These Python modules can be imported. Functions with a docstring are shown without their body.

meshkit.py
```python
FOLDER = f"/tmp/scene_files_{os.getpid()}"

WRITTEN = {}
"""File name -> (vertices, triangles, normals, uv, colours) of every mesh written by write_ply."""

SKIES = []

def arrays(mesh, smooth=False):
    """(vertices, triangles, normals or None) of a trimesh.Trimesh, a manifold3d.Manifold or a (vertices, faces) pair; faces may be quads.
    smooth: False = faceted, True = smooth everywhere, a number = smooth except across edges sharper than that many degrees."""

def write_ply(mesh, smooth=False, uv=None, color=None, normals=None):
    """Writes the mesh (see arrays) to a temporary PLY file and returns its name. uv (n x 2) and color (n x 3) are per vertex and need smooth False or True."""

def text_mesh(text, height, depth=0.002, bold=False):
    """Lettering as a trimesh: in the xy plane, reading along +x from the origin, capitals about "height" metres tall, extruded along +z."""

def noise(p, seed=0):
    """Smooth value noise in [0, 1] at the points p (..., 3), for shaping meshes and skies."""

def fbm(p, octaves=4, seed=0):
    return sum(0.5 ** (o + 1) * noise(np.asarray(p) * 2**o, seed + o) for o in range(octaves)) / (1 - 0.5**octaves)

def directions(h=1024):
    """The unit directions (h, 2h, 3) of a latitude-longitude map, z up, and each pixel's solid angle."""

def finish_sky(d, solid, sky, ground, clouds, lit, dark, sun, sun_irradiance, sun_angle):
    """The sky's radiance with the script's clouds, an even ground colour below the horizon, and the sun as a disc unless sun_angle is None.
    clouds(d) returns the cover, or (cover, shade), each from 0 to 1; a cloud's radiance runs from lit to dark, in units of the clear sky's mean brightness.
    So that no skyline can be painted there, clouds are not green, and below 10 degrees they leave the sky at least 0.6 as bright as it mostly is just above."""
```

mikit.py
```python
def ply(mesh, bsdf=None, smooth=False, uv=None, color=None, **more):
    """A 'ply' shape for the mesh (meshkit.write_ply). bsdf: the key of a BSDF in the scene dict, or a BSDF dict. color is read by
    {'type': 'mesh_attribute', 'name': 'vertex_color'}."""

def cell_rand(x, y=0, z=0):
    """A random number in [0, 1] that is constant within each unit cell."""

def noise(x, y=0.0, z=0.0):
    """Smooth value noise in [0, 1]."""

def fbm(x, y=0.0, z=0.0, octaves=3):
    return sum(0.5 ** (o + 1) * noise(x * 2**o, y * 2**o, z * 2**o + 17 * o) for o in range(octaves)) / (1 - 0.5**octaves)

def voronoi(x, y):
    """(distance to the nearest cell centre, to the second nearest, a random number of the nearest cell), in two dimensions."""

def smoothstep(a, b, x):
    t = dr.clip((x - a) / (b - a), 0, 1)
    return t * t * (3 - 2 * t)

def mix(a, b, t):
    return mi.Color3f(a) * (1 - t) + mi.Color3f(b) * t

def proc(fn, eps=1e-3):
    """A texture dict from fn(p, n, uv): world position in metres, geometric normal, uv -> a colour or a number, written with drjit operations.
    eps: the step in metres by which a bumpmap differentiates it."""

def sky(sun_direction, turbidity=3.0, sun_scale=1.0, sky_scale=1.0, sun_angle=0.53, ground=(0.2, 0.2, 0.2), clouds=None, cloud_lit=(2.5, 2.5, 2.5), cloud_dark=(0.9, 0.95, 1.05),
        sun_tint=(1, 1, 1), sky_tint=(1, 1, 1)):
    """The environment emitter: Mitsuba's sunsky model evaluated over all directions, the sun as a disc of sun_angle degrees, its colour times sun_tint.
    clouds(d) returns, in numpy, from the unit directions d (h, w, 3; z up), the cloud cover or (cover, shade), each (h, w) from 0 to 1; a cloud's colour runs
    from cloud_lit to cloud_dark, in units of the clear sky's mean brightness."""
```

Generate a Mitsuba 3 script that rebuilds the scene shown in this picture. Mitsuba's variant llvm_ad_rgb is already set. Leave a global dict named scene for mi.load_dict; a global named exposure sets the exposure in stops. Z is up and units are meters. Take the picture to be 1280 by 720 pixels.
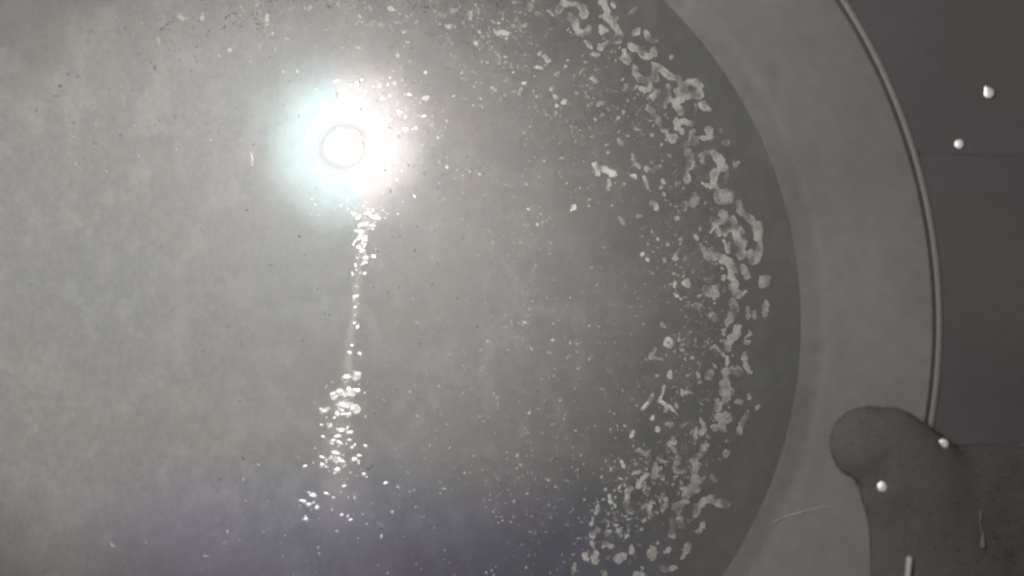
import math, random
import numpy as np, trimesh, shapely
from shapely.geometry import LineString, Point, Polygon
from shapely.ops import unary_union
import drjit as dr
import mitsuba as mi
import mikit, meshkit

random.seed(7)
rng = np.random.default_rng(7)
T = mi.ScalarTransform4f
scene, labels = {}, {}

# ------------------------------------------------------------------ camera, light, exposure
exposure = -0.08
H = 0.372                                   # camera height over the pot's floor
F, TX, TY = 1600.0, 0.0042, -0.0005          # focal length in photo pixels, tilts
_R, _D, _F = np.array([1, 0, 0.]), np.array([0, -1., 0]), np.array([0, 0, -1.])
_F2, _R2 = math.cos(TX) * _F + math.sin(TX) * _R, math.cos(TX) * _R - math.sin(TX) * _F
_F3, _D3 = math.cos(TY) * _F2 + math.sin(TY) * _D, math.cos(TY) * _D - math.sin(TY) * _F2
scene['camera'] = {
    'type': 'thinlens', 'fov': 2 * math.degrees(math.atan(640 / F)), 'fov_axis': 'x',
    'near_clip': 0.01, 'far_clip': 20.0, 'aperture_radius': 0.0020, 'focus_distance': 0.45,
    'to_world': T().look_at(origin=[0, 0, H], target=(np.array([0, 0, H]) + _F3).tolist(), up=(-_D3).tolist())}


def at(px, py, z=0.0):
    """The point of the plane at height z that the photo shows at this pixel (1280 x 720)."""
    r = _F3 + (px - 640) / F * _R2 + (py - 360) / F * _D3
    return np.array([0, 0, H]) + (z - H) / r[2] * r


PX = H / F                                   # one photo pixel on the pot's floor, metres
LAMP_Z = 0.30
_spot = at(432, 181)
LAMP = np.array([_spot[0] * (1 + LAMP_Z / H), _spot[1] * (1 + LAMP_Z / H), LAMP_Z])   # its mirror image lies where the photo shows the glare
CORE, RING = 480.0, 106.0                     # radiance of the bulb and of the frosted ring round it

# the pot
CX, CY = -0.1191 * 0.372, -0.0264 * 0.372
R1, R2, WH = 0.3572 * 0.372, 0.4367 * 0.372, 0.06 * 0.372
ZT = WH - 0.0014                            # the worktop, level with the rim


def rgb(*c):
    return {'type': 'rgb', 'value': list(c)}


def put(key, mesh, bsdf, smooth=30, **more):
    scene[key] = mikit.ply(mesh, bsdf, smooth=smooth, **more)


def tag(key, label=None, category=None, group=None, kind=None):
    labels[key] = {k: v for k, v in (('label', label), ('category', category), ('group', group), ('kind', kind)) if v}


def number(base, n):
    return base if n == 0 else f'{base}_{n:03d}'


# ------------------------------------------------------------------ materials
noise, fbm, sstep, mix = mikit.noise, mikit.fbm, mikit.smoothstep, mikit.mix


def polar(p):
    x, y = p.x - CX, p.y - CY
    return dr.sqrt(x * x + y * y)


FILM = at(220, 350)[:2].tolist()
GLINT_STREAK = at(453, 285)[:2].tolist(), at(413, 665)[:2].tolist()


def film(p):
    """How much of the grey mineral film covers the metal: whole in the middle, worn off towards the edge."""
    x, y = (p.x - FILM[0]) / 0.158, (p.y - FILM[1]) / 0.110
    n = fbm(p.x * 75, p.y * 75, 3.0, 4) - 0.5
    return (1 - sstep(0.50, 1.06, dr.sqrt(x * x + y * y) + 0.10 * n)) * (1 - 0.30 * sstep(0.80, 0.99, polar(p) / R1 + 0.04 * n))


def floor_colour(p, n, uv):
    f = film(p)
    big = fbm(p.x * 28, p.y * 28, 1.0, 3)
    fine = fbm(p.x * 420, p.y * 420, 5.0, 3)
    grain = noise(p.x * 1900, p.y * 420, 2.0)
    mottle = fbm(p.x * 1100, p.y * 900, 8.0, 3)
    grime = sstep(0.45, 0.75, fbm(p.x * 190, p.y * 150, 9.0, 4))
    c = mix((0.128, 0.125, 0.118), (0.292, 0.281, 0.272), f)
    hue = noise(p.x * 35 + 4, p.y * 35, 7.0)
    c = c * mix((0.986, 1.000, 0.986), (1.014, 0.992, 0.984), sstep(0.3, 0.7, hue))
    v = (0.97 + 0.06 * big) * (0.96 + 0.08 * fine) * (0.98 + 0.04 * grain) * (0.91 + 0.18 * mottle) * (1 + 0.10 * (grime - 0.3))
    # bluish tint near the lower side
    blue_tint = sstep(-0.042, -0.076, p.y + 0.012 * (big - 0.5)) * sstep(-0.150, -0.095, p.x + 0.05 * (big - 0.5)) * (1 - sstep(0.02, 0.065, p.x))
    c = c * mix((1, 1, 1), (0.89, 0.88, 1.12), blue_tint)
    # glint streak under the glare, painted into the floor colour, pale and faintly pink
    ax = GLINT_STREAK[0][0] + (p.y - GLINT_STREAK[0][1]) / (GLINT_STREAK[1][1] - GLINT_STREAK[0][1]) * (GLINT_STREAK[1][0] - GLINT_STREAK[0][0])
    u = (p.y - GLINT_STREAK[0][1]) / (GLINT_STREAK[1][1] - GLINT_STREAK[0][1])
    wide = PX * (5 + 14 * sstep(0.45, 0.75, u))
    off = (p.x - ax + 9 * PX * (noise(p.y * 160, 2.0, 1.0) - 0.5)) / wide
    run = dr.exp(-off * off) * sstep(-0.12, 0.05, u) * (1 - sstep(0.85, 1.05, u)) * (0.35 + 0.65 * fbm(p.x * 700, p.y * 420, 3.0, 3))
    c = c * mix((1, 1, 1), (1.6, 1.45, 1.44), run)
    return c * v


def wall_colour(p, n, uv):
    big = fbm(p.x * 30, p.y * 30, p.z * 30, 3)
    fine = fbm(p.x * 300, p.y * 300, p.z * 300, 3)
    up_wall = sstep(0.0, 0.035, p.z)  # wall colour gets darker towards the rim
    c = mix((0.122, 0.117, 0.112), (0.097, 0.094, 0.090), up_wall)
    spots = sstep(0.84, 0.93, noise(p.x * 260, p.y * 260, p.z * 260))
    return c * (0.80 + 0.40 * big) * (0.88 + 0.24 * fine) * (1 - 0.05 * spots)


def top_colour(p, n, uv):
    big = fbm(p.x * 18, p.y * 18, 2.0, 3)
    fine = fbm(p.x * 500, p.y * 500, 6.0, 2)
    hue = noise(p.x * 30, p.y * 30, 11.0)
    c = mix((0.076, 0.075, 0.072), (0.076, 0.073, 0.074), sstep(0.35, 0.65, hue))
    return c * (0.85 + 0.3 * big) * (0.95 + 0.1 * fine)


def cloth_colour(p, n, uv):
    big = fbm(p.x * 60, p.y * 60, p.z * 60, 3)
    weave = noise(p.x * 1500, p.y * 1500, 1.0)
    return mi.Color3f(0.082, 0.079, 0.075) * (0.88 + 0.24 * big) * (0.97 + 0.06 * weave)


def scale_colour(p, n, uv):
    """Chalky crust: paler where it is thick, patchy and almost worn through in places, whiter towards the middle of the floor."""
    thick = sstep(0.00003, 0.00009, p.z)
    big = fbm(p.x * 330, p.y * 330, 4.0, 3)
    fine = fbm(p.x * 1500, p.y * 1500, 2.0, 3)
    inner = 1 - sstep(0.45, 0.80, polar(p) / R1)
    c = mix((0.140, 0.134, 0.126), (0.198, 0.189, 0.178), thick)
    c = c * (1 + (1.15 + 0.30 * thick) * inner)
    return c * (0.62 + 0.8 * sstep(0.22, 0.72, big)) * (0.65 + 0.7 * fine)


def metal(alpha, r=0.9):
    return {'type': 'roughconductor', 'material': 'none', 'alpha': alpha, 'distribution': 'beckmann', 'specular_reflectance': rgb(r, r, r)}


def blend(w, a, b):
    return {'type': 'blendbsdf', 'weight': w, 'a': a, 'b': b}


def wavy(b):
    return {'type': 'bumpmap', 'arbitrary': mikit.proc(dents, 2e-4), 'bsdf': b, 'scale': 1.0}


def dents(p, n, uv):
    return 0.00006 * fbm(p.x * 80, p.y * 80, 6.0, 2)


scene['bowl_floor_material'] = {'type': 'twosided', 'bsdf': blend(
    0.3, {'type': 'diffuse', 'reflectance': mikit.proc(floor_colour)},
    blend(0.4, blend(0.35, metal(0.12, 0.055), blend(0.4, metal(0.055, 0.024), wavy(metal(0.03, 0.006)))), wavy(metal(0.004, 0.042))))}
scene['bowl_wall_material'] = {'type': 'twosided', 'bsdf': blend(
    0.01, {'type': 'diffuse', 'reflectance': mikit.proc(wall_colour)}, metal(0.4))}
scene['rim_material'] = {'type': 'twosided', 'bsdf': blend(0.03, {'type': 'diffuse', 'reflectance': rgb(0.118, 0.115, 0.110)}, metal(0.4))}
scene['worktop_material'] = {'type': 'twosided', 'bsdf': {'type': 'diffuse', 'reflectance': mikit.proc(top_colour)}}
scene['cloth_material'] = {'type': 'twosided', 'bsdf': {'type': 'diffuse', 'reflectance': mikit.proc(cloth_colour)}}
scene['bead_glint_white'] = {'type': 'twosided', 'bsdf': blend(0.5, {'type': 'diffuse', 'reflectance': rgb(0.95, 0.95, 0.95)}, metal(0.3, 0.95))}  # white base colour paints the glint over the whole bead
scene['wire_metal'] = {'type': 'twosided', 'bsdf': blend(0.12, {'type': 'diffuse', 'reflectance': rgb(0.22, 0.22, 0.21)}, metal(0.3))}
scene['dull_wire'] = {'type': 'twosided', 'bsdf': {'type': 'diffuse', 'reflectance': rgb(0.13, 0.13, 0.125)}}
scene['dark_speck_material'] = {'type': 'twosided', 'bsdf': {'type': 'diffuse', 'reflectance': rgb(0.12, 0.117, 0.11)}}
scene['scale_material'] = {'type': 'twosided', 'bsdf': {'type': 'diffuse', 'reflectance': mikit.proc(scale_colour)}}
scene['scratch_material'] = {'type': 'twosided', 'bsdf': {'type': 'diffuse', 'reflectance': rgb(0.21, 0.20, 0.19)}}
scene['crystal_material'] = {'type': 'twosided', 'bsdf': blend(0.35, {'type': 'diffuse', 'reflectance': rgb(0.45, 0.43, 0.425)}, metal(0.22))}
scene['black_plastic'] = {'type': 'twosided', 'bsdf': {'type': 'roughplastic', 'diffuse_reflectance': rgb(0.02, 0.02, 0.02), 'alpha': 0.3}}

def lathe(profile, sections=256, centre=(0, 0, 0)):
    m = trimesh.creation.revolve(np.asarray(profile, float), sections=sections)
    m.apply_translation(centre)
    return m


# ------------------------------------------------------------------ worktop and lamp
_c = Point(CX, CY).buffer(R2 + 0.0013, 96)
_j0, _j1 = at(1100, 190, ZT), at(1280, 198, ZT)
_d = (_j1 - _j0) / np.linalg.norm(_j1 - _j0)
_joint = LineString([tuple((_j0)[:2]), tuple((_j1 + _d * 3)[:2])]).buffer(0.0004, cap_style='flat')
_area = shapely.box(-1.2, -1.2, 1.2, 1.2).difference(unary_union([_c, _joint]))
_tops = [trimesh.creation.extrude_polygon(g, 0.02, engine='earcut') for g in getattr(_area, 'geoms', [_area])]
_b = trimesh.creation.extrude_polygon(_joint.buffer(0.002).difference(_c.buffer(0.001)), 0.0196, engine='earcut')     # the filler in the joint
_w = trimesh.util.concatenate(_tops + [_b])
_w.apply_translation([0, 0, ZT - 0.02])
put('worktop', _w, 'worktop_material', smooth=False)
tag('worktop', 'dark grey matte worktop around the bowl', 'worktop', kind='structure')


def tube(points, radii, n=14):
    """A round tube with closed, rounded ends along the points."""
    P, Rr = np.asarray(points, float), np.broadcast_to(np.asarray(radii, float), len(points))
    V, Fc = [], []
    tang = np.gradient(P, axis=0)
    tang /= np.linalg.norm(tang, axis=1, keepdims=True)
    ref = np.array([0, 0, 1.]) if abs(tang[0][2]) < 0.9 else np.array([1., 0, 0])
    rings = []
    for k in range(5):
        a = math.pi / 2 * (1 - k / 5)
        rings.append((P[0] - tang[0] * Rr[0] * math.sin(a), Rr[0] * max(math.cos(a), 0.02), tang[0]))
    rings += [(P[k], Rr[k], tang[k]) for k in range(len(P))]
    for k in range(1, 6):
        a = math.pi / 2 * k / 5
        rings.append((P[-1] + tang[-1] * Rr[-1] * math.sin(a), Rr[-1] * max(math.cos(a), 0.02), tang[-1]))
    for c, r, t in rings:
        x = np.cross(ref, t); x /= np.linalg.norm(x)
        y = np.cross(t, x)
        a = np.arange(n) * 2 * math.pi / n
        V.append(c + r * (np.cos(a)[:, None] * x + np.sin(a)[:, None] * y))
    for k in range(len(rings) - 1):
        for j in range(n):
            a, b = k * n + j, k * n + (j + 1) % n
            Fc += [[a, b, b + n], [a, b + n, a + n]]
    return trimesh.Trimesh(np.vstack(V), Fc, process=False)


LPX = PX * (1 + LAMP_Z / H)                   # one photo pixel of the glare, at the lamp
core_r, gap_r, ring_r = 19.5 * LPX, 29 * LPX, 122 * LPX


def down(profile):
    return lathe(profile, 64, LAMP)


put('lamp__bulb', down([[0, -0.0002], [core_r, -0.0002], [core_r, 0.002]]), 'black_plastic', smooth=False,
    emitter={'type': 'area', 'radiance': rgb(CORE * 1.52, CORE * 1.02, CORE * 0.95)})
N_RING = 8                                    # the frosted ring is brightest next to the bulb and fades outward; halves tinted to put a cyan side into the glare
edges = np.linspace(gap_r, ring_r, N_RING + 1)


def sector(r0, r1, a0, a1, n=40):
    a = np.linspace(a0, a1, n + 1)
    c = np.stack([np.cos(a), np.sin(a), a * 0], 1)
    i = np.arange(n)
    return trimesh.Trimesh(np.vstack([c * r0, c * r1]) + LAMP, np.vstack([np.stack([i, i + 1 + n + 1, i + n + 1], 1), np.stack([i, i + 1, i + n + 2], 1)]), process=False)


n_sec = 0
for k in range(N_RING):
    t = (k + 0.5) / N_RING
    f = RING * (0.03 + 0.97 * (1 - t * t * (3 - 2 * t)))
    for a0, tint in ((1.75, (0.88, 1.34, 1.34)), (1.75 + math.pi, (1.40, 1.26, 1.24))):
        put(number('lamp__diffuser_sector', n_sec), sector(edges[k], edges[k + 1] - 1e-5, a0, a0 + math.pi), 'black_plastic', smooth=False,
            emitter={'type': 'area', 'radiance': rgb(*(f * q for q in tint))})
        n_sec += 1
put('lamp__housing', down([[0, 0.0021], [ring_r + 0.003, 0.0021], [ring_r + 0.004, 0.006], [ring_r * 0.7, 0.02], [0, 0.022]]), 'black_plastic')
lx, ly, lz = LAMP
neck = [(lx, ly, lz + 0.02), (lx - 0.02, ly + 0.02, lz + 0.06), (lx - 0.09, ly + 0.08, lz + 0.09), (lx - 0.17, ly + 0.14, lz + 0.05), (lx - 0.22, ly + 0.18, 0.2), (lx - 0.23, ly + 0.19, 0.02)]
put('lamp__neck', tube(neck, 0.006), 'black_plastic')
put('lamp__foot', lathe([[0, ZT + 0.001], [0.06, ZT + 0.001], [0.06, ZT + 0.016], [0.05, 0.02], [0, 0.022]], 64, (lx - 0.23, ly + 0.19, 0)), 'black_plastic')
tag('lamp', 'round lamp mirrored as the white ringed glare in the bowl floor', 'lamp')

# ------------------------------------------------------------------ pot
PC = (CX, CY, 0)
_fl = lathe([[0, 0], [R1 * 0.3, 0], [R1 * 0.6, 0], [(R1 - 0.003) * 0.9, 0], [(R1 - 0.003), 0]], 256, PC)
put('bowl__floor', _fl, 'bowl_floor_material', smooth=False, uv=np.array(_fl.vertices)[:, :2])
prof = []
RW = R1 + 0.0040
slope, soft = WH / (R2 - RW), 0.0008         # a wall that rises out of the floor in a soft curve and flares
sp = lambda q: soft * math.log1p(math.exp(min(q / soft, 40)))
RF = R1 - 0.003
for rr in np.linspace(RF, R2 - 0.0014, 40):
    prof.append([rr, slope * (sp(rr - RW) - sp(RF - RW))])
wall = prof + [[R2 - 0.0007, prof[-1][1] - 0.0003], [R2 - 0.0001, prof[-1][1] - 0.0008], [R2 + 0.0006, WH - 0.0026]]
outer = [[q + 0.0016, z - 0.0016] for q, z in prof[::-1]][1:] + [[R1 - 0.006, -0.0032], [0.0, -0.0032]]
put('bowl__wall', lathe(wall + outer, 320, PC), 'bowl_wall_material', smooth=25)
ring = [[R2 + 0.0008 + 0.0010 * math.cos(a), WH - 0.0014 + 0.0006 * math.sin(a)] for a in np.linspace(0, 2 * math.pi, 17)]
put('bowl__rim', lathe(ring, 320, PC), 'rim_material', smooth=True)
tag('bowl', 'wide grey metal bowl with limescale flakes and a white glare on its floor', 'pot')
tag('bowl__rim', 'thin pale rolled rim line of the bowl')


# a pale scratch low on the wall
_wm = scene['bowl__wall']['filename']
_wall = trimesh.Trimesh(meshkit.WRITTEN[_wm][0], meshkit.WRITTEN[_wm][1], process=False)


def on_wall(px, py):
    o = np.array([[0, 0, H]])
    d = at(px, py, 0) - o[0]
    hit, _, _ = _wall.ray.intersects_location(o, [d / np.linalg.norm(d)], multiple_hits=False)
    return hit[0] if len(hit) else at(px, py, 0)


put('bowl__wall__scratch', tube([on_wall(x, y) for x, y in ((962, 655), (985, 645), (1008, 638), (1036, 632))], [0.0002, 0.00035, 0.0003, 0.00015], 8), 'scratch_material', smooth=True)
tag('bowl__wall__scratch', 'faint pale scratch low on the bowl wall, above the bottom edge')

# ------------------------------------------------------------------ limescale, traced flake by flake in photo pixels
def outline(pts, rad, seed, amp=0.9):
    pts = [pts] if isinstance(pts[0], (int, float)) else pts
    n = len(pts)
    blobs = []
    rs = np.random.default_rng(seed)
    if n > 1:                                # wander a little between the traced points, thick and thin
        dense = np.array(LineString(pts).segmentize(rad * 1.1).coords)
        dense[1:-1] += rs.normal(0, 0.22 * rad, dense[1:-1].shape)
        rr = rad * np.clip(rs.normal(0.92, 0.26, len(dense)), 0.5, 1.4)
        if len(dense) > 2:
            rr[[0, -1]] *= 0.8
        pts = [tuple(q) for q in dense]
        n = len(pts)
    if n == 1:
        x, y = pts[0]
        a = rs.uniform(0, math.pi)
        e = rs.uniform(0.05, 0.5)
        for s in (-1, 0, 1):
            blobs.append(Point(x + s * e * rad * math.cos(a), y + s * e * rad * math.sin(a)).buffer(rad * (1 - 0.4 * e), 6))
    for k in range(n - 1):
        a, b = Point(pts[k]).buffer(rr[k], 6), Point(pts[k + 1]).buffer(rr[k + 1], 6)
        blobs.append(unary_union([a, b]).convex_hull)
    g = unary_union(blobs).segmentize(1.2)

    def wob(ring):
        c = np.array(ring.coords)[:-1]
        q = np.c_[c * 0.33, np.full(len(c), seed * 3.7)]
        q2 = q * [2.6, 2.6, 1]
        d = np.stack([0.6 * meshkit.fbm(q, 2, 1) + 0.4 * meshkit.fbm(q2, 2, 4), 0.6 * meshkit.fbm(q + 31.7, 2, 2) + 0.4 * meshkit.fbm(q2 + 31.7, 2, 5)], 1) - 0.5
        return c + d * amp * 6.4
    g = Polygon(wob(g.exterior), [wob(i) for i in g.interiors if Polygon(i).area > 6]).buffer(0)
    g = g.buffer(-0.25).buffer(0.35).simplify(0.2)
    if g.geom_type != 'Polygon':
        g = max(g.geoms, key=lambda s: s.area)
    return g


def to_floor(poly):
    def m(ring):
        return [tuple(at(x, y)[:2]) for x, y in np.array(ring.coords)[:-1]]
    return Polygon(m(poly.exterior), [m(i) for i in poly.interiors]).buffer(0)


def polys(g):
    return [q for q in getattr(g, 'geoms', [g]) if q.geom_type == 'Polygon' and q.area > 1e-9]


def flake_mesh(g, seed):
    """A dried crust: a slightly raised edge round a lower middle, as dried drops leave it."""
    parts = []
    core = g.buffer(-1.3 * PX)
    z = 0.00006 + 0.00004 * ((seed * 37) % 10) / 10
    for area, h in ((g.difference(core), z), (core.buffer(0.15 * PX), z * 0.7)):
        for q in polys(area):
            parts.append(trimesh.creation.extrude_polygon(q.simplify(0.05 * PX), h, engine='earcut'))
    m = trimesh.util.concatenate(parts)
    m.apply_translation([0, 0, 0.00002])
    return m


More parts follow.
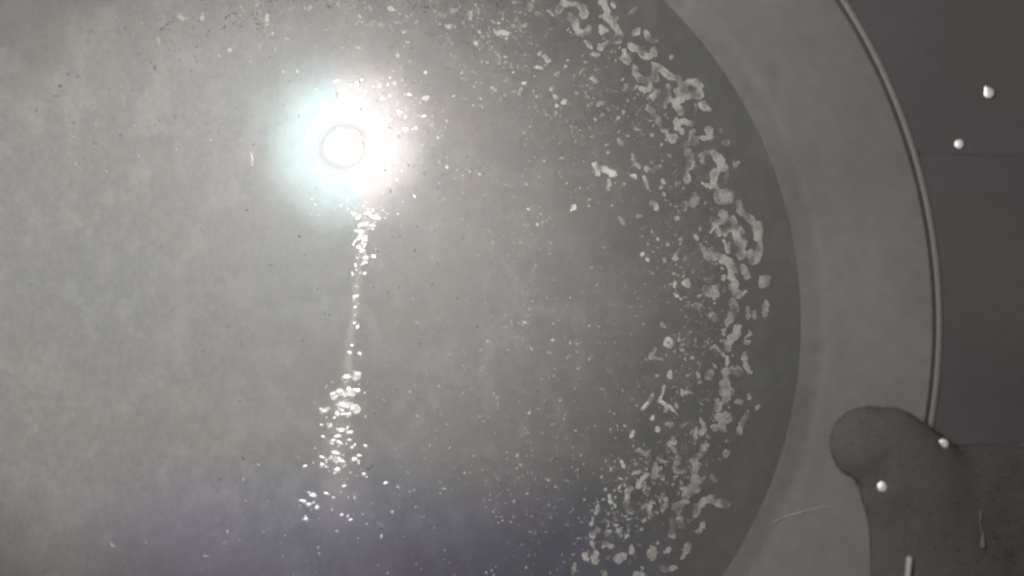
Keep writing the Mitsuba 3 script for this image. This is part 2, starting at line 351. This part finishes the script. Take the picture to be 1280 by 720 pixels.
FLAKES = [
    # upper run
    (4, (663, 10)), (4, (672, 18)), (3, (684, 14), (691, 19)), (3.5, (700, 10), (703, 4), (712, 5)), (4.5, (699, 12)), (4, (718, 5), (728, 8), (730, 20)), (3.5, (712, 21)),
    (4, (719, 25), (722, 37), (726, 41), (735, 38), (736, 34)), (3, (733, 52), (740, 61)), (2.5, (742, 68), (750, 69)), (3, (750, 33), (758, 38), (751, 42), (750, 33)),
    (4, (750, 60), (759, 52)), (4.2, (752, 2), (757, 13), (760, 23), (767, 33), (774, 41), (773, 50), (766, 51)), (3, (771, 23)), (3, (765, 4), (768, 9)),
    (3, (787, 18), (789, 14), (795, 12)), (5, (795, 40)), (3, (807, 40), (811, 49), (820, 51)), (4.5, (788, 58), (798, 61), (804, 71)), (3.6, (808, 70), (817, 68), (816, 60)),
    (4.6, (780, 63), (781, 71), (784, 77)), (3, (777, 73)), (2.5, (765, 64)), (3.6, (793, 82), (795, 96), (803, 100), (812, 98)), (2.8, (800, 110), (806, 114), (811, 112), (813, 104)),
    (3, (784, 108)), (2.6, (740, 98), (746, 102)), (2.5, (656, 32)), (2.6, (681, 46), (685, 48)), (2.6, (679, 70), (686, 76)), (2.6, (671, 84), (676, 85)), (2.6, (694, 94), (698, 91)),
    (2.8, (689, 110)), (2.4, (655, 104)), (2.4, (649, 117), (651, 113)), (2.4, (692, 119), (695, 122)), (3.2, (705, 127)), (2.4, (747, 132), (748, 129), (757, 127)), (2.2, (707, 83)), (2.6, (839, 71)),
    # the shoulder
    (3.8, (816, 79), (828, 87), (836, 95), (847, 99)), (3.6, (818, 83), (819, 98), (809, 100), (798, 100)), (4.2, (822, 112), (817, 122)), (2.6, (813, 120)), (4, (835, 109), (836, 122), (830, 132)),
    (6.5, (848, 113), (852, 121), (860, 120)), (6, (842, 126), (847, 131), (851, 140)), (5, (852, 106), (856, 114)), (4.2, (860, 103), (869, 102), (875, 110), (873, 118), (865, 117)),
    (2.4, (869, 131), (868, 143)), (3.8, (877, 129), (880, 134), (887, 137)), (3.8, (853, 150), (860, 154), (867, 154)), (3.6, (844, 150), (847, 160), (853, 166)),
    (3.6, (809, 133), (817, 141), (825, 156), (832, 166), (840, 173), (844, 170)), (3.6, (883, 162), (890, 170), (878, 173)), (4.6, (907, 179)), (2.5, (901, 163)),
    (3.6, (866, 164), (867, 177), (855, 182), (861, 193), (864, 204), (857, 214), (861, 226)), (2.8, (882, 191), (877, 195), (877, 204)), (2.6, (815, 169)), (2, (771, 150), (771, 153)), (2.2, (793, 160), (797, 163)),
    (2, (773, 174), (778, 182)), (2.2, (760, 191)), (2.3, (791, 193), (793, 204), (799, 209)), (2.4, (835, 194), (839, 197)),
    # right of the glare
    (4, (754, 210), (760, 214), (768, 218)), (3.4, (744, 206), (747, 217)), (2.8, (761, 226), (760, 236)), (2.6, (807, 209), (808, 213), (817, 213), (826, 207)), (2.4, (805, 221), (810, 234)),
    (2.4, (788, 218), (794, 222)), (4, (868, 243), (866, 258)), (2.4, (856, 252), (857, 262)), (3, (815, 254), (820, 254), (820, 262)), (2.4, (828, 225), (831, 229)), (2.4, (826, 235)), (2.4, (830, 243)),
    (2.4, (774, 272), (779, 280)), (2.6, (797, 270)), (2.8, (843, 272), (847, 273)), (2.6, (851, 300), (850, 305)), (2.4, (822, 299)), (2.4, (803, 318)), (2.6, (809, 324)), (3.4, (844, 322)), (2.8, (857, 323)),
    (2.6, (869, 294), (872, 300)), (2.4, (875, 286)), (2.4, (714, 262), (719, 258)),
    (5.2, (890, 189), (898, 198), (905, 210)), (4.4, (897, 213), (892, 227), (895, 237)), (3.4, (909, 218), (905, 229)), (3, (877, 228), (888, 235)), (6.4, (898, 244), (908, 243), (911, 250)), (4, (896, 252), (905, 253)),
    (2.2, (917, 203), (919, 209), (923, 203)), (4.6, (903, 266), (909, 276)), (5, (916, 272), (919, 283), (926, 288)), (3, (889, 273), (896, 278), (902, 277)), (2.4, (896, 280), (888, 290)), (2.6, (897, 284), (899, 293)), (3.4, (911, 286), (906, 294)),
    (4.4, (923, 253), (927, 266), (938, 275), (945, 283), (947, 297), (950, 310), (948, 319), (942, 323), (938, 315)), (5.2, (921, 293), (927, 310), (926, 322)), (3.2, (904, 301), (908, 308), (910, 314)),
    (5, (894, 322), (907, 322), (914, 330), (915, 345), (918, 355), (917, 364)), (3, (917, 366), (923, 369), (932, 364)), (2.6, (905, 363)), (4.4, (927, 332), (933, 345)), (3.8, (880, 312), (882, 319), (890, 318), (890, 310)),
    (2.2, (881, 347), (886, 352), (893, 345)), (4, (881, 360), (885, 368), (895, 367), (897, 358)), (4, (858, 350), (859, 357)), (2.6, (904, 345), (904, 350)), (3.4, (952, 348), (958, 350), (958, 356), (951, 357), (952, 348)),
    (3.6, (957, 380), (955, 394)), (3.2, (935, 385), (935, 398)), (2.6, (943, 390), (943, 397)), (4, (916, 374), (917, 387), (915, 398), (908, 403)), (5.6, (890, 395), (893, 399)), (2.5, (846, 370)), (2.2, (851, 388)), (2.2, (844, 353), (843, 358)),
    (4.6, (925, 408), (922, 418), (914, 424), (910, 436)), (2.4, (937, 413), (936, 419), (931, 422)), (2.6, (931, 429), (937, 428)), (2.6, (888, 437), (893, 433), (899, 439)), (2.2, (902, 442), (909, 447), (909, 456)), (3.2, (930, 441), (932, 454), (937, 465)),
    (5.4, (887, 468)), (5.2, (906, 464), (916, 464), (924, 467)), (5, (906, 473), (908, 488), (906, 500)), (2.6, (896, 500)), (2.6, (936, 493), (936, 498)), (3.6, (923, 502)), (2.8, (946, 511), (948, 507)), (2.6, (933, 518), (935, 514)),
    (2.8, (832, 424), (838, 424), (840, 429), (836, 433), (831, 430), (832, 424)), (2.8, (826, 403), (832, 409)), (2.6, (819, 438), (812, 448)), (2.4, (815, 446), (827, 449)), (2.6, (838, 464), (837, 471)), (2.2, (821, 470)),
    (2.3, (831, 482), (828, 493), (824, 501), (835, 508), (831, 515)), (2, (836, 507), (843, 515)), (2.2, (816, 492), (811, 503), (803, 511)), (2.4, (852, 488), (852, 495)), (2, (852, 491), (861, 490)), (2.2, (853, 431)), (2.6, (843, 439)),
    # lower run
    (4.6, (902, 504), (896, 514)), (6, (898, 521), (906, 521), (902, 531), (894, 535)), (3.2, (933, 519), (927, 531)), (3.6, (927, 530), (924, 540)), (3.2, (876, 523), (880, 534), (876, 543)), (2.6, (871, 535), (869, 545), (868, 555)), (4, (908, 563), (907, 568)),
    (3.8, (883, 557), (875, 569), (867, 575), (872, 581), (867, 594)), (5.8, (870, 600), (870, 610), (861, 617)), (3, (880, 596), (875, 602)), (4, (855, 611)), (3.2, (883, 579)), (3, (889, 596), (895, 601)),
    (4, (847, 573), (843, 585)), (2.6, (844, 589), (857, 590)), (4.6, (868, 644), (872, 633), (879, 626)), (4.6, (880, 624), (890, 624), (898, 630), (908, 631)), (4.8, (858, 627), (844, 631), (848, 642)), (3.6, (849, 648), (855, 658)),
    (3, (832, 623), (833, 629), (827, 637)), (3, (790, 610), (784, 614), (783, 626), (784, 637), (791, 640)), (2.3, (802, 635), (812, 629), (818, 628)), (2.6, (813, 630), (811, 647)), (3, (819, 579), (818, 597)), (2.8, (809, 593), (797, 608)),
    (2.2, (791, 592), (800, 589)), (2.8, (777, 577), (780, 584)), (2.8, (789, 547), (791, 540)), (2.6, (798, 563), (805, 567), (812, 564)), (3, (836, 557), (843, 552)), (3.4, (822, 536)), (3, (835, 529), (840, 532)), (2.8, (853, 533), (857, 529)),
    (2.6, (813, 524), (817, 520)), (2.6, (822, 573), (828, 577), (836, 577)), (2.8, (829, 600)), (3, (840, 652), (840, 660)), (5, (840, 667)), (3, (880, 653), (872, 666)), (4.4, (860, 682), (858, 688)), (2.4, (857, 690), (852, 698)),
    (6.4, (815, 688), (815, 697)), (5, (770, 699), (778, 696)), (3.2, (790, 684), (790, 692)), (4, (828, 710), (833, 715)), (3, (835, 713), (845, 708)), (4.6, (741, 668), (747, 663)), (2.6, (739, 655)), (2.8, (739, 679), (743, 685)),
    (3.6, (744, 690), (743, 703)), (2.8, (756, 666), (762, 664)), (3.2, (753, 683), (757, 678), (764, 682)), (2.6, (735, 688), (730, 694), (734, 699)), (2.4, (748, 631), (745, 641)), (3.2, (754, 715), (757, 720)), (4, (792, 720), (802, 718)),
    (2.4, (719, 705), (717, 716)), (2.2, (803, 710)), (2.2, (822, 678)), (2.2, (769, 632)), (2.4, (762, 620), (762, 628)), (2.2, (757, 612)), (2.4, (771, 664), (777, 660)), (2.4, (782, 673), (785, 668)), (3, (831, 690), (836, 686)), (2.6, (760, 697)),
    # pale flakes added to brighten the painted glint streak under the glare
     (4, (416, 496), (424, 490), (432, 494), (447, 488)), (5, (428, 508), (436, 505), (446, 512)), (3.6, (420, 574), (428, 582)), (3, (450, 290), (456, 303)), (3.6, (403, 514), (410, 510)), (4, (432, 474), (438, 468), (448, 469)),
    # the upper left scatter
    (2.8, (524, 2), (530, 6)), (2.6, (486, 11), (494, 13)), (2.4, (515, 16)), (3.4, (544, 10)), (2.6, (549, 14), (555, 21)), (2.8, (562, 14), (570, 13)), (2.2, (589, 18), (588, 24)), (2.6, (558, 32), (565, 32)), (2.8, (555, 57)), (2.4, (561, 48), (564, 54)),
    (3, (620, 42), (627, 40), (635, 42)), (2.8, (622, 69), (623, 78)), (2.4, (517, 103), (530, 103)), (2.8, (493, 104)), (2.4, (497, 70)), (2.4, (528, 124), (535, 121)), (2.2, (531, 91)), (2.6, (595, 54)), (2.2, (510, 53)), (2.6, (463, 9)), (2.2, (614, 109), (620, 113)),
    (2.6, (281, 34), (275, 35)), (2.2, (299, 32)), (2.6, (334, 20), (334, 25)), (2.2, (316, 22), (322, 24)), (2.2, (342, 42)), (2.4, (287, 63)), (2.6, (198, 50), (199, 56)), (2.4, (206, 40)), (2.4, (217, 22), (224, 18), (229, 24)), (2.2, (253, 20), (253, 27)), (2.2, (354, 90)),
    (2.4, (140, 680), (145, 692)), (0.8, (314, 180), (316, 206)), (2.2, (384, 650))]
n_flake = 0
for spec in FLAKES:
    rad, pts = spec[0], list(spec[1:])
    g = to_floor(outline(pts if len(pts) > 1 else pts[0], rad * (1.06 if rad >= 3.4 else 0.95), n_flake + 1, 0.6 if rad < 3 else 1.1))
    for q in polys(g)[:1]:
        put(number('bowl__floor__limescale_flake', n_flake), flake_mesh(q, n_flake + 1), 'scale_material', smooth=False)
        n_flake += 1

# fine specks nobody could count, round the whole floor
PTS, FCS = [], []
at0 = 0


def speck(x, y, r, rs, flat=1.0, n=7, along=None):
    global at0
    a = np.arange(n) * 2 * math.pi / n + rs.uniform(0, 6)
    st, th = rs.uniform(1, 2.6), rs.uniform(0, math.pi)
    q = np.stack([np.cos(a), np.sin(a)], 1) * rs.uniform(0.5, 1.2, (n, 1)) * r
    q[:, 0] *= st ** 0.5; q[:, 1] /= st ** 0.5
    c, s = math.cos(th), math.sin(th)
    q = q @ np.array([[c, s], [-s, c]])
    z = min(0.00009, r * 0.22) * flat
    V = np.vstack([np.c_[q, np.zeros(n)], np.c_[q * 0.66, np.full(n, z * 0.85)], [[0, 0, z]]]) + [x, y, 0.00001]
    i, j = np.arange(n), (np.arange(n) + 1) % n
    Fa = np.vstack([np.stack([i, j, j + n], 1), np.stack([i, j + n, i + n], 1), np.stack([i + n, j + n, i * 0 + 2 * n], 1)])
    PTS.append(V); FCS.append(Fa + at0); at0 += len(V)


def flush(key, bsdf, label):
    global PTS, FCS, at0
    put(key, trimesh.Trimesh(np.vstack(PTS), np.vstack(FCS), process=False), bsdf, smooth=False)
    tag(key, label, kind='stuff')
    PTS, FCS, at0 = [], [], 0


rs = np.random.default_rng(11)
count = 0
while count < 2400:                            # in the band along the flakes
    rr = math.sqrt(rs.uniform(0.0, 1)) * 0.93
    th = rs.uniform(0, 2 * math.pi)
    x, y = CX + rr * R1 * math.cos(th), CY + rr * R1 * math.sin(th)
    clump = float(meshkit.fbm(np.array([x * 60, y * 60, 0.5]), 3, 5))
    band = math.exp(-((rr - 0.75) / 0.09) ** 2)
    side = min(1, max(0, (math.cos(th - 0.75) + 0.5) / 0.7))
    if rr > 0.875 or rs.uniform() > band * side * max(0, (clump - 0.40) * 4.0):
        continue
    speck(x, y, min(PX * rs.lognormal(0.15, 0.5) * (0.75 + 0.5 * band), 3.2 * PX), rs, rs.uniform(0.35, 0.95))
    count += 1
# tiny flecks along the upper side, and a faint grainy scatter from the middle to the band (centre and spread in photo pixels)
for cx, cy, sx, sy, n, size, flat in ((330, 22, 130, 26, 380, 1.4, 2.0), (520, 36, 120, 45, 460, 1.35, 2.0), (600, 110, 80, 60, 300, 1.05, 1.3), (540, 150, 50, 50, 160, 1.0, 1.0), (690, 160, 70, 90, 360, 1.1, 0.8),
                                       (690, 300, 70, 120, 420, 0.9, 0.45), (600, 330, 110, 130, 420, 0.75, 0.3), (690, 480, 70, 110, 420, 0.9, 0.45), (560, 560, 120, 80, 260, 0.75, 0.3), (250, 130, 110, 50, 160, 0.95, 0.6),
                                       (240, 690, 110, 22, 40, 1.1, 0.7), (500, 660, 150, 40, 160, 1.0, 0.6), (660, 640, 60, 60, 220, 1.1, 0.65), (840, 330, 45, 130, 300, 1.15, 0.7)):
    for k in range(n):
        px, py = rs.normal(cx, sx), rs.normal(cy, sy)
        x, y, _ = at(px, py)
        if math.hypot(x - CX, y - CY) > 0.86 * R1 or rs.uniform() > 4.2 * (float(meshkit.fbm(np.array([x * 90, y * 90, 2.5]), 2, 9)) - 0.33):
            continue
        speck(x, y, PX * min(size * rs.lognormal(0, 0.4), 2.6), rs, flat * rs.uniform(0.6, 1.1))
flush('bowl__floor__limescale_specks', 'scale_material', 'fine pale limescale specks spread over the bowl floor')
for k in range(90):
    px, py = rs.normal(470, 150), rs.normal(390, 110)
    x, y, _ = at(px, py)
    speck(x, y, PX * rs.uniform(0.7, 1.5), rs, 0.15)
for px, py, q in ((461, 586, 3.0), (465, 582, 2.4), (597, 408, 1.8), (540, 356, 1.6), (308, 263, 1.6), (378, 426, 1.6), (275, 599, 2.2), (304, 573, 2.0)):
    x, y, _ = at(px, py)
    speck(x, y, PX * q, rs, 0.15)
flush('bowl__floor__dark_specks', 'dark_speck_material', 'tiny dark specks in the middle of the bowl floor')
# a dust of glints along the glint streak under the glare and at the edge of the glare
for cx, cy, sx, sy, n, size in ((452, 290, 8, 22, 46, 1.3), (446, 385, 3.0, 45, 46, 0.85), (431, 502, 13, 16, 46, 1.5), (427, 545, 14, 16, 46, 1.4), (420, 582, 16, 12, 40, 1.3), (398, 628, 22, 12, 26, 1.2), (425, 640, 30, 30, 30, 0.9),
                                 (500, 130, 30, 26, 55, 0.95), (520, 190, 36, 44, 60, 0.8), (470, 270, 30, 20, 50, 0.9), (440, 108, 24, 8, 26, 1.2), (400, 262, 24, 8, 16, 1.0)):
    for k in range(int(n * 0.6)):
        x, y, _ = at(rs.normal(cx, sx), rs.normal(cy, sy))
        speck(x, y, PX * min(0.85 * size * rs.lognormal(0, 0.6), 3.2), rs, 0.28, n=6)
flush('bowl__floor__glinting_specks', 'crystal_material', 'tiny glinting specks along the glint streak below the glare')

# glinting crystals added along the glint streak below the glare
GLINTS = [(2.6, 442, 267), (2.6, 447, 273), (3.4, 460, 267), (4, 468, 272), (2.6, 465, 282), (3.2, 452, 290), (2.6, 447, 289), (3, 456, 300), (2.6, 448, 309), (3.4, 453, 314), (3, 457, 322), (2.2, 456, 342), (2, 446, 370), (1.8, 444, 384), (1.8, 443, 404), (2.2, 440, 432), (2.2, 437, 441),
          (4.2, 434, 472), (2.6, 447, 468), (3.4, 424, 490), (3.8, 447, 489), (3, 416, 493), (5, 431, 508), (3, 441, 511), (2.6, 422, 518), (2.2, 429, 518), (2.4, 436, 518), (2.6, 405, 514), (3.6, 427, 539), (2.8, 437, 541), (3, 422, 546), (2.4, 416, 551), (3, 425, 554), (2, 404, 546),
          (3.6, 420, 567), (3.8, 427, 577), (3.4, 422, 588), (2.8, 403, 581), (2.2, 403, 572), (3, 443, 575), (2.4, 449, 570), (2, 440, 560), (3.2, 391, 620), (2.6, 379, 627), (2.8, 386, 631), (2.6, 396, 635), (2.4, 382, 649), (2, 427, 644), (2.6, 455, 593), (2, 408, 617), (2, 430, 608), (2, 381, 583), (1.8, 438, 650), (2, 482, 604),
          (2.8, 500, 140), (2.4, 512, 118), (2.2, 530, 145), (3, 479, 123), (2.6, 488, 150), (2.2, 520, 160), (2.2, 452, 100), (2.2, 438, 106)]
rs = np.random.default_rng(5)
for k, (r, x, y) in enumerate(GLINTS):
    parts = []
    for j in range(1 if r < 2.3 else 3):
        n = 12
        a = np.arange(n) * 2 * math.pi / n
        wid = rs.uniform(1.0, 1.7)
        rj = r * PX * (1.15 if j == 0 else rs.uniform(0.35, 0.6))
        V = []
        for zz, s in ((0, 1.0), (0.09, 0.82), (0.15, 0.6), (0.19, 0.34)):
            V.append(np.c_[np.cos(a) * rj * s * wid * rs.uniform(0.9, 1.1, n), np.sin(a) * rj * s / wid ** 0.4 * rs.uniform(0.88, 1.12, n), np.full(n, zz * rj * 1.3)])
        V.append([[0, 0, 0.205 * rj * 1.3]])
        Fa = []
        for q in range(3):
            for i in range(n):
                b, c = q * n + i, q * n + (i + 1) % n
                Fa += [[b, c, c + n], [b, c + n, b + n]]
        Fa += [[3 * n + i, 3 * n + (i + 1) % n, 4 * n] for i in range(n)]
        m = trimesh.Trimesh(np.vstack(V), Fa, process=False)
        m.apply_transform(trimesh.transformations.rotation_matrix(rs.uniform(-0.5, 0.5), [0, 0, 1]))
        o = at(x, y)
        off = np.zeros(3) if j == 0 else np.array([*(rs.normal(0, 0.9, 2) * r * PX), 0])
        m.apply_translation(o + off + [0, 0, 0.00002 + 0.00003 * j])
        parts.append(m)
    put(number('bowl__floor__glinting_crystal', k), trimesh.util.concatenate(parts), 'crystal_material', smooth=True)

# ------------------------------------------------------------------ cloth over the rim, beads, wires, thread
import manifold3d as m3


def lump(points):
    """One smooth padded body: the hulls of neighbouring spheres (px, py, z, radius in pixels, flatness), joined and smoothed."""
    out = m3.Manifold()
    balls = []
    for px, py, z, r, squash in points:
        c = at(px, py, z)
        balls.append(m3.Manifold.sphere(r * PX * (H - z) / H, 40).scale([1, 1, squash]).translate(c.tolist()))
    for a, b in zip(balls, balls[1:]):
        out = out + (a + b).hull()
    mm = out.refine_to_length(0.0025).to_mesh()
    t = trimesh.Trimesh(mm.vert_properties[:, :3], mm.tri_verts)
    trimesh.smoothing.filter_taubin(t, iterations=25)
    v = np.array(t.vertices)
    t.vertices = v + t.vertex_normals * ((meshkit.fbm(v * 60, 3, 8) - 0.5) * 0.0025)[:, None]
    return t


ZC = WH + 0.007
ZF = ZT + 0.0025
cloth = lump([(1085, 556, ZC, 50, .4), (1110, 560, ZC, 52, .4), (1165, 640, ZC - 0.002, 80, .3), (1185, 760, ZC - 0.003, 97, .25), (1270, 780, ZF, 130, .12), (1400, 680, ZF, 150, .1), (1270, 650, ZF, 95, .12), (1165, 640, ZC - 0.002, 80, .3)])
put('pot_holder', cloth, 'cloth_material', smooth=True)
fr = np.random.default_rng(21)
_p, _f = trimesh.sample.sample_surface(cloth, 16000, seed=4)
_n = np.array(cloth.face_normals)[_f]
_d = _n * 0.7 + fr.normal(0, 0.55, _n.shape)
_d /= np.linalg.norm(_d, axis=1, keepdims=True)
_s = np.cross(_d, fr.normal(0, 1, _n.shape)); _s /= np.linalg.norm(_s, axis=1, keepdims=True)
_l = fr.uniform(0.0006, 0.0022, (len(_p), 1))
_V = np.stack([_p - _s * 0.00008, _p + _s * 0.00008, _p + _d * _l], 1).reshape(-1, 3)
put('pot_holder__fleece', trimesh.Trimesh(_V, np.arange(len(_V)).reshape(-1, 3), process=False), 'cloth_material', smooth=False)
tag('pot_holder__fleece', 'short dark grey fibres of the fleecy cloth', kind='stuff')
tag('pot_holder', 'dark grey fleecy cloth with a rounded tip lying over the bowl rim at lower right', 'pot holder')


def top_of(mesh, px, py):
    """Where the line of sight through this pixel meets the mesh."""
    o = np.array([[0, 0, H]])
    d = at(px, py, 0) - o[0]
    hit, _, _ = mesh.ray.intersects_location(o, [d / np.linalg.norm(d)], multiple_hits=False)
    return hit[0] if len(hit) else at(px, py, ZC)


def bead(c, r, stretch=1.0, ang=0.0, squash=0.28):
    m = trimesh.creation.icosphere(3, 1.0)
    v = np.array(m.vertices)
    if stretch != 1.0:                        # a drop drawn out to a point at one end
        t = np.clip(v[:, 1], 0, 1)
        v[:, 0] *= 1 - 0.75 * t ** 1.3
        v[:, 1] = np.where(v[:, 1] > 0, v[:, 1] * stretch, v[:, 1])
    v = v * r * [1, 1, squash]
    ca, sa = math.cos(ang), math.sin(ang)
    v[:, :2] = v[:, :2] @ np.array([[ca, sa], [-sa, ca]])
    return trimesh.Trimesh(v + c, m.faces)


b0 = at(1236, 116, ZT + 0.0012)
put('metal_bead', bead(b0, 6.5 * PX, 1.5, 0.5), 'bead_glint_white', smooth=True)
tag('metal_bead', 'drop shaped metal bead coloured white as a glint on the dark worktop, nearest the upper right corner', 'bead')
b1 = at(1199, 180, ZT + 0.001)
put('metal_bead_001', bead(b1, 5.5 * PX), 'bead_glint_white', smooth=True)
tag('metal_bead_001', 'small round metal bead coloured white as a glint just outside the rim, below the drop shaped bead', 'bead')
for k, (x, y) in enumerate(((1179, 555), (1103, 608))):
    c = top_of(cloth, x, y)
    put(number('pot_holder__snap_stud', k), bead(c, 6 * PX, squash=0.28), 'bead_glint_white', smooth=True)  # white stud colour stands in for a glint
cA, cB = top_of(cloth, 1136, 699), top_of(cloth, 1128, 765)
wire = tube([cA + [0, 0, 0.0006], (cA + cB) / 2 + [0, 0, 0.0012], cB + [0, 0, 0.0006]], [0.0011, 0.0009, 0.0009])
put('metal_pin', wire, 'wire_metal', smooth=True)
tag('metal_pin', 'thin metal pin with bright rounded head on the dark cloth, at bottom edge', 'pin')
pts = [top_of(cloth, x, y) + [0, 0, 0.0003] for x, y in ((1226, 638), (1224, 655), (1228, 668), (1228, 682))]
put('wire_end', tube(pts, [0.0003, 0.0002, 0.0003, 0.0008]), 'dull_wire', smooth=True)
tag('wire_end', 'faint grey bit of thin wire on the dark cloth in the lower right corner', 'wire')
